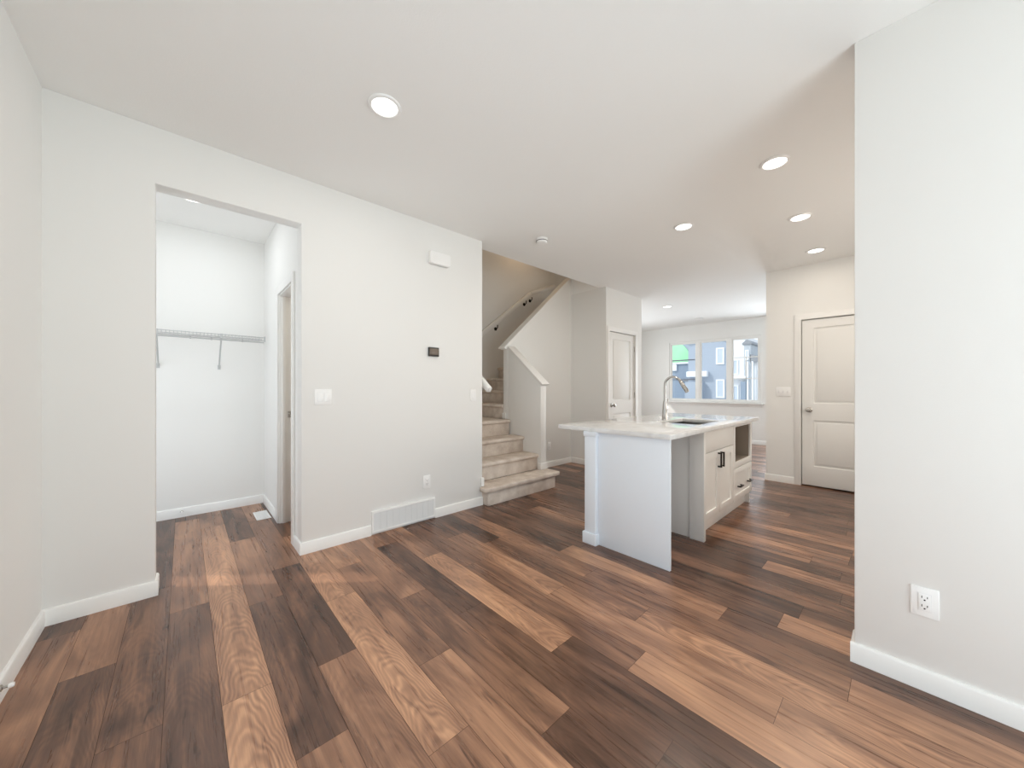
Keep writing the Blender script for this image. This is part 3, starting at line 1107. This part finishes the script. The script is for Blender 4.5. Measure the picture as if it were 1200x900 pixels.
def rocker(root, x, w=.033, h=.067):
    MB().slab([x - w / 2 - .0018, x - w / 2, x + w / 2, x + w / 2 + .0018], [-h / 2 - .0018, -h / 2, h / 2, h / 2 + .0018], [(1, 1)], 'y', -.0066, -.0058).build('rocker_gap', M['grille'], root)
    MB().prism([(-.0058, -h / 2), (-.0098, -h / 2), (-.0070, 0), (-.0075, h / 2), (-.0058, h / 2)], 'x', x - w / 2, x + w / 2).build('rocker', M['plastic'], root, bevel=0.0008)


def receptacle(root, x, h=.067, w=.033):
    MB().box(x - w / 2, x + w / 2, -.0085, -.0058, -h / 2, h / 2).build('socket', M['plastic'], root, bevel=0.001)
    MB().slab([x - w / 2 - .0016, x - w / 2, x + w / 2, x + w / 2 + .0016], [-h / 2 - .0016, -h / 2, h / 2, h / 2 + .0016], [(1, 1)], 'y', -.0066, -.0058).build('socket_gap', M['grille'], root)
    mb = MB()
    for z in (.017, -.017):
        mb.box(x - .0085, x - .0062, -.0089, -.0084, z - .001, z + .008)
        mb.box(x + .0062, x + .0085, -.0089, -.0084, z, z + .0075)
        mb.lathe([(0, 0), (.0028, 0), (.0028, .0005), (0, .0005)], (x, -.0084, z - .0075), (0, -1, 0), 12)
    mb.build('slots', M['slot'], root)


YA = 2.95
s1 = thing('light_switch', 'double white light switch plate beside the closet opening', 'light switch', (0.776, YA, 1.144), 0, 'light switches')
plate(s1, .116, .118)
rocker(s1, -.023)
rocker(s1, .023)
s2 = thing('light_switch', 'single white light switch plate next to the wall end at the stairs', 'light switch', (2.170, YA, 1.140), 0, 'light switches')
plate(s2, .072, .118)
rocker(s2, 0)
s3 = thing('light_switch', 'white triple switch plate left of the panelled door', 'light switch', (5.68, 1.025, 1.165), -PI / 2, 'light switches')
plate(s3, .150, .118)
for xx in (-.046, 0, .046):
    MB().box(xx - .006, xx + .006, -.0105, -.0058, -.012, .016).build('toggle', M['grille'], s3, bevel=0.001)
o1 = thing('wall_outlet', 'white power outlet on the closet wall above the air return grille', 'outlet', (1.646, YA, .350), 0, 'wall outlets')
plate(o1, .074, .120)
receptacle(o1, 0)
o2 = thing('wall_outlet', 'white outlet with wide plate low on the near right wall', 'outlet', (2.19, -.0635, .353), -PI / 2, 'wall outlets')
plate(o2, .076, .118)
receptacle(o2, 0)
o3 = thing('wall_outlet', 'outlet under the stairs seen between step and island', 'outlet', (4.135, 3.66, .325), 0, 'wall outlets')
plate(o3, .072, .118)
receptacle(o3, 0)

th = thing('thermostat', 'small dark square thermostat on the closet wall', 'thermostat', (1.711, YA, 1.547))
MB().box(-.053, .053, -.022, -.0005, -.042, .042).build('housing', M['darkplastic'], th, bevel=0.004)
MB().box(-.047, .049, -.0228, -.0218, -.027, .030).build('screen', M['screen'], th, bevel=0.0004)

ch = thing('door_chime', 'white rounded chime box high on the closet wall', 'chime', (1.768, YA, 2.418))
MB().prism([(-.108, -.056), (.098, -.056), (.108, -.046), (.108, .046), (.098, .056), (-.098, .056), (-.108, .046)], 'y', -.050, -.0005).build('cover', M['plastic'], ch, bevel=0.014, seg=4)
MB().box(-.09, .09, -.045, -.004, -.0595, -.0555).build('grille_slot', M['grille'], ch, bevel=0.001)

gr = thing('air_return_grille', 'white slatted air return grille low on the closet wall', 'air grille', (1.4325, YA, .105))
MB().slab([-.295, -.278, .278, .295], [-.090, -.073, .073, .090], [(1, 1)], 'y', -.016, -.0005).build('frame', M['plastic'], gr, bevel=0.003)
mb = MB()
for i in range(13):
    z = -.068 + i * .0113
    mb.prism([(-.013, z - .003), (-.0115, z - .004), (-.003, z + .005), (-.0045, z + .006)], 'x', -.278, .278)
for i in range(1, 10):
    x = -.278 + i * .0556
    mb.box(x - .001, x + .001, -.0145, -.0135, -.073, .073)
mb.build('louvers', M['grille'], gr)
MB().box(-.279, .279, -.0022, -.0006, -.074, .074).build('backing', M['greywrap'], gr)

rg = thing('floor_register', 'white metal floor register at the back of the closet nook', 'floor vent', (0.549, 4.115, 0))
MB().slab([-.056, -.042, .042, .056], [-.135, -.118, .118, .135], [(1, 1)], 'z', .0005, .006).build('frame', M['plastic'], rg, bevel=0.002)
mb = MB()
for i in range(24):
    y = -.113 + i * .0098
    mb.box(-.042, .042, y, y + .0064, .0015, .005)
mb.box(-.003, .003, -.118, .118, .001, .0045)
mb.build('louvers', M['plastic'], rg)


def door_stop(loc, rz, label):
    r = thing('door_stop', label, 'door stop', loc, rz, 'baseboard door stops')
    MB().lathe([(0, 0), (.012, 0), (.012, .004), (.005, .008), (.005, .020), (0, .020)], (0, -BT - .0002, 0), (0, -1, 0), 16).build('stem', M['nickel'], r)
    MB().lathe([(0, 0), (.0085, 0), (.0095, .006), (.008, .014), (0, .014)], (0, -BT - .0202, 0), (0, -1, 0), 16).build('tip', M['plastic'], r)


door_stop((-0.012, 4.58, .052), 0, 'little metal door stop on the baseboard at the nook back wall')
door_stop((-0.53, 2.33, .062), PI / 2, 'little door stop low on the left wall baseboard')

# ------------------------------------------------------------------ wire shelf in the nook
ws = thing('wire_shelf', 'grey wire closet shelf with diagonal braces on the nook back wall', 'shelf', (-0.2, 4.58, 1.70))
SL, SR = -.78, .790
mb = MB()
for (y, z) in ((-.30, .012), (-.30, -.020), (-.006, .010), (-.15, .008)):
    mb.tube([(SL, y, z), (SR, y, z)], .0042, 8)
nw = int((SR - SL) / .0254)
for i in range(nw + 1):
    x = SL + .002 + i * .0254
    mb.tube([(x, -.004, .0125), (x, -.302, .0165), (x, -.304, -.020)], .0015, 6)
mb.build('wire_deck', M['wire'], ws)
MB().tube([(SL, -.285, -.036), (SR, -.285, -.036)], .0065, 10).build('hang_rod', M['wire'], ws)
for x in (.030, .460, -.40):
    mb = MB()
    mb.tube([(x, -.300, -.014), (x, -.150, -.145), (x, -.016, -.268), (x, -.005, -.290)], .0065, 10)
    mb.box(x - .011, x + .011, -.010, -.0006, -.305, -.262)
    mb.box(x - .009, x + .009, -.309, -.292, -.028, .018)
    mb.build('brace', M['wire'], ws)
for x in (.245, .39, -.20, .62):
    MB().box(x - .006, x + .006, -.295, -.276, -.046, -.020).build('rod_clip', M['wire'], ws, bevel=0.001)
MB().box(SR - .002, SR + .010, -.312, -.288, -.030, .022).build('end_cap', M['wire'], ws, bevel=0.003)

# ------------------------------------------------------------------ outside the front window
struct(MB().box(9.4, 60, -25, 45, -1.2, -0.9).build('ground', M['ground']))


def ext_window(mb_parent, y0, y1, z0, z1, x, f=.07):
    fr = MB().slab([y0, y0 + f, y1 - f, y1], [z0, z0 + f, z1 - f, z1], [(1, 1)], 'x', x - .05, x).build('window', M['whitetrim'], mb_parent)
    MB().box(x - .02, x - .012, y0 + f - .005, y1 - f + .005, z0 + f - .005, z1 - f + .005).build('pane', M['extglass'], fr)


hb = thing('townhouse', 'blue grey sided townhouse filling the middle window pane', 'building', (20, 6.5, -.9))
ox, oy, oz = 20, 6.5, -.9


def part(mb, name, mat, root=hb, **k):
    bmesh.ops.translate(mb.bm, verts=mb.bm.verts[:], vec=(-ox, -oy, -oz))
    return mb.build(name, mat, root, **k)


part(MB().prism([(5.75, -.9), (7.75, -.9), (7.75, 3.66), (6.9, 4.05), (5.75, 3.62)], 'x', 20, 21.6), 'wall', M['bluesiding'])
part(MB().prism([(5.6, 3.52), (6.9, 4.02), (7.8, 3.62), (7.8, 3.74), (6.9, 4.16), (5.6, 3.66)], 'x', 19.8, 21.7), 'roof', M['whitetrim'])
part(MB().box(19.55, 20, 6.95, 7.75, -.9, 1.55), 'porch_box', M['bluesiding'])
part(MB().box(19.7, 20, 6.72, 7.75, 1.80, 2.10), 'awning', M['whitetrim'], bevel=.04)
for (y0, y1, z0, z1) in ((6.0, 6.38, 2.42, 3.26), (5.98, 6.38, .72, 1.66)):
    fr = MB().slab([y0, y0 + .07, y1 - .07, y1], [z0, z0 + .07, z1 - .07, z1], [(1, 1)], 'x', 19.95, 20.0)
    fo = part(fr, 'window', M['whitetrim'])
    part(MB().box(19.97, 19.99, y0 + .06, y1 - .06, z0 + .06, z1 - .06), 'pane', M['extglass'], fo)

hg = thing('unfinished_townhouse', 'half built slate townhouse wrapped in bright green at left pane', 'building', (21, 9, -.9))
ox, oy, oz = 21, 9.0, -.9
part(MB().box(21, 28, 7.9, 11.5, -.9, 2.62), 'wall', M['darksiding'], hg)
part(MB().box(21.02, 28, 7.9, 11.5, 2.62, 4.2), 'upper_wall', M['bluesiding'], hg)
part(MB().prism([(7.95, 2.72), (11.4, 2.72), (11.4, 3.78), (8.62, 3.78), (8.36, 3.62), (8.12, 3.32), (8.0, 3.0)], 'x', 20.95, 21.03), 'green_wrap', M['green'], hg, bevel=.02)
part(MB().box(20.9, 21.05, 7.95, 11.5, 2.60, 2.70), 'ledge', M['palesiding'], hg)
part(MB().box(20.9, 21.05, 8.75, 9.3, 2.22, 2.58), 'vent_box', M['whitetrim'], hg)
part(MB().box(20.9, 21.05, 7.95, 8.5, 1.60, 1.70), 'deck_edge', M['shingle'], hg)

hp = thing('pale_townhouse', 'pale white townhouse with grey bay seen in the right window pane', 'building', (19, 4.6, -.9))
ox, oy, oz = 19, 4.6, -.9
part(MB().box(19, 23, 4.85, 5.48, -.9, 3.62), 'tall_wall', M['palesiding'], hp)
part(MB().box(18.85, 23, 4.60, 4.85, -.9, 3.2), 'bay', M['greywrap'], hp)
part(MB().box(19, 23, 3.2, 4.60, -.9, 2.42), 'wall', M['palesiding'], hp)
part(MB().prism([(3.1, 2.40), (4.62, 2.40), (4.62, 2.74), (4.35, 2.66), (3.1, 2.50)], 'x', 18.85, 23), 'roof', M['shingle'], hp)
part(MB().prism([(4.55, 3.2), (4.92, 3.2), (4.92, 3.26), (4.74, 3.42), (4.55, 3.26)], 'x', 18.8, 23), 'bay_roof', M['shingle'], hp)
part(MB().box(18.8, 19, 4.78, 4.98, -.9, 1.52), 'entry', M['darksiding'], hp)
part(MB().box(18.7, 19, 4.72, 5.46, 1.62, 1.76), 'canopy', M['whitetrim'], hp, bevel=.02)
for yy in (4.70, 4.52, 5.47):
    part(MB().box(18.8, 18.86, yy - .03, yy + .03, -.9, 2.42), 'trim_board', M['whitetrim'], hp)
for (y0, y1, z0, z1) in ((5.12, 5.36, 1.85, 2.55), (5.10, 5.34, .35, 1.35), (4.66, 4.80, 2.5, 2.95), (3.9, 4.3, .5, 1.2)):
    xx = 18.85 if 4.6 < y0 and y1 < 4.85 else 19
    fr = MB().slab([y0, y0 + .05, y1 - .05, y1], [z0, z0 + .05, z1 - .05, z1], [(1, 1)], 'x', xx - .06, xx)
    fo = part(fr, 'window', M['whitetrim'], hp)
    part(MB().box(xx - .03, xx - .01, y0 + .045, y1 - .045, z0 + .045, z1 - .045), 'pane', M['extglass'], fo)

bpy.context.view_layer.update()
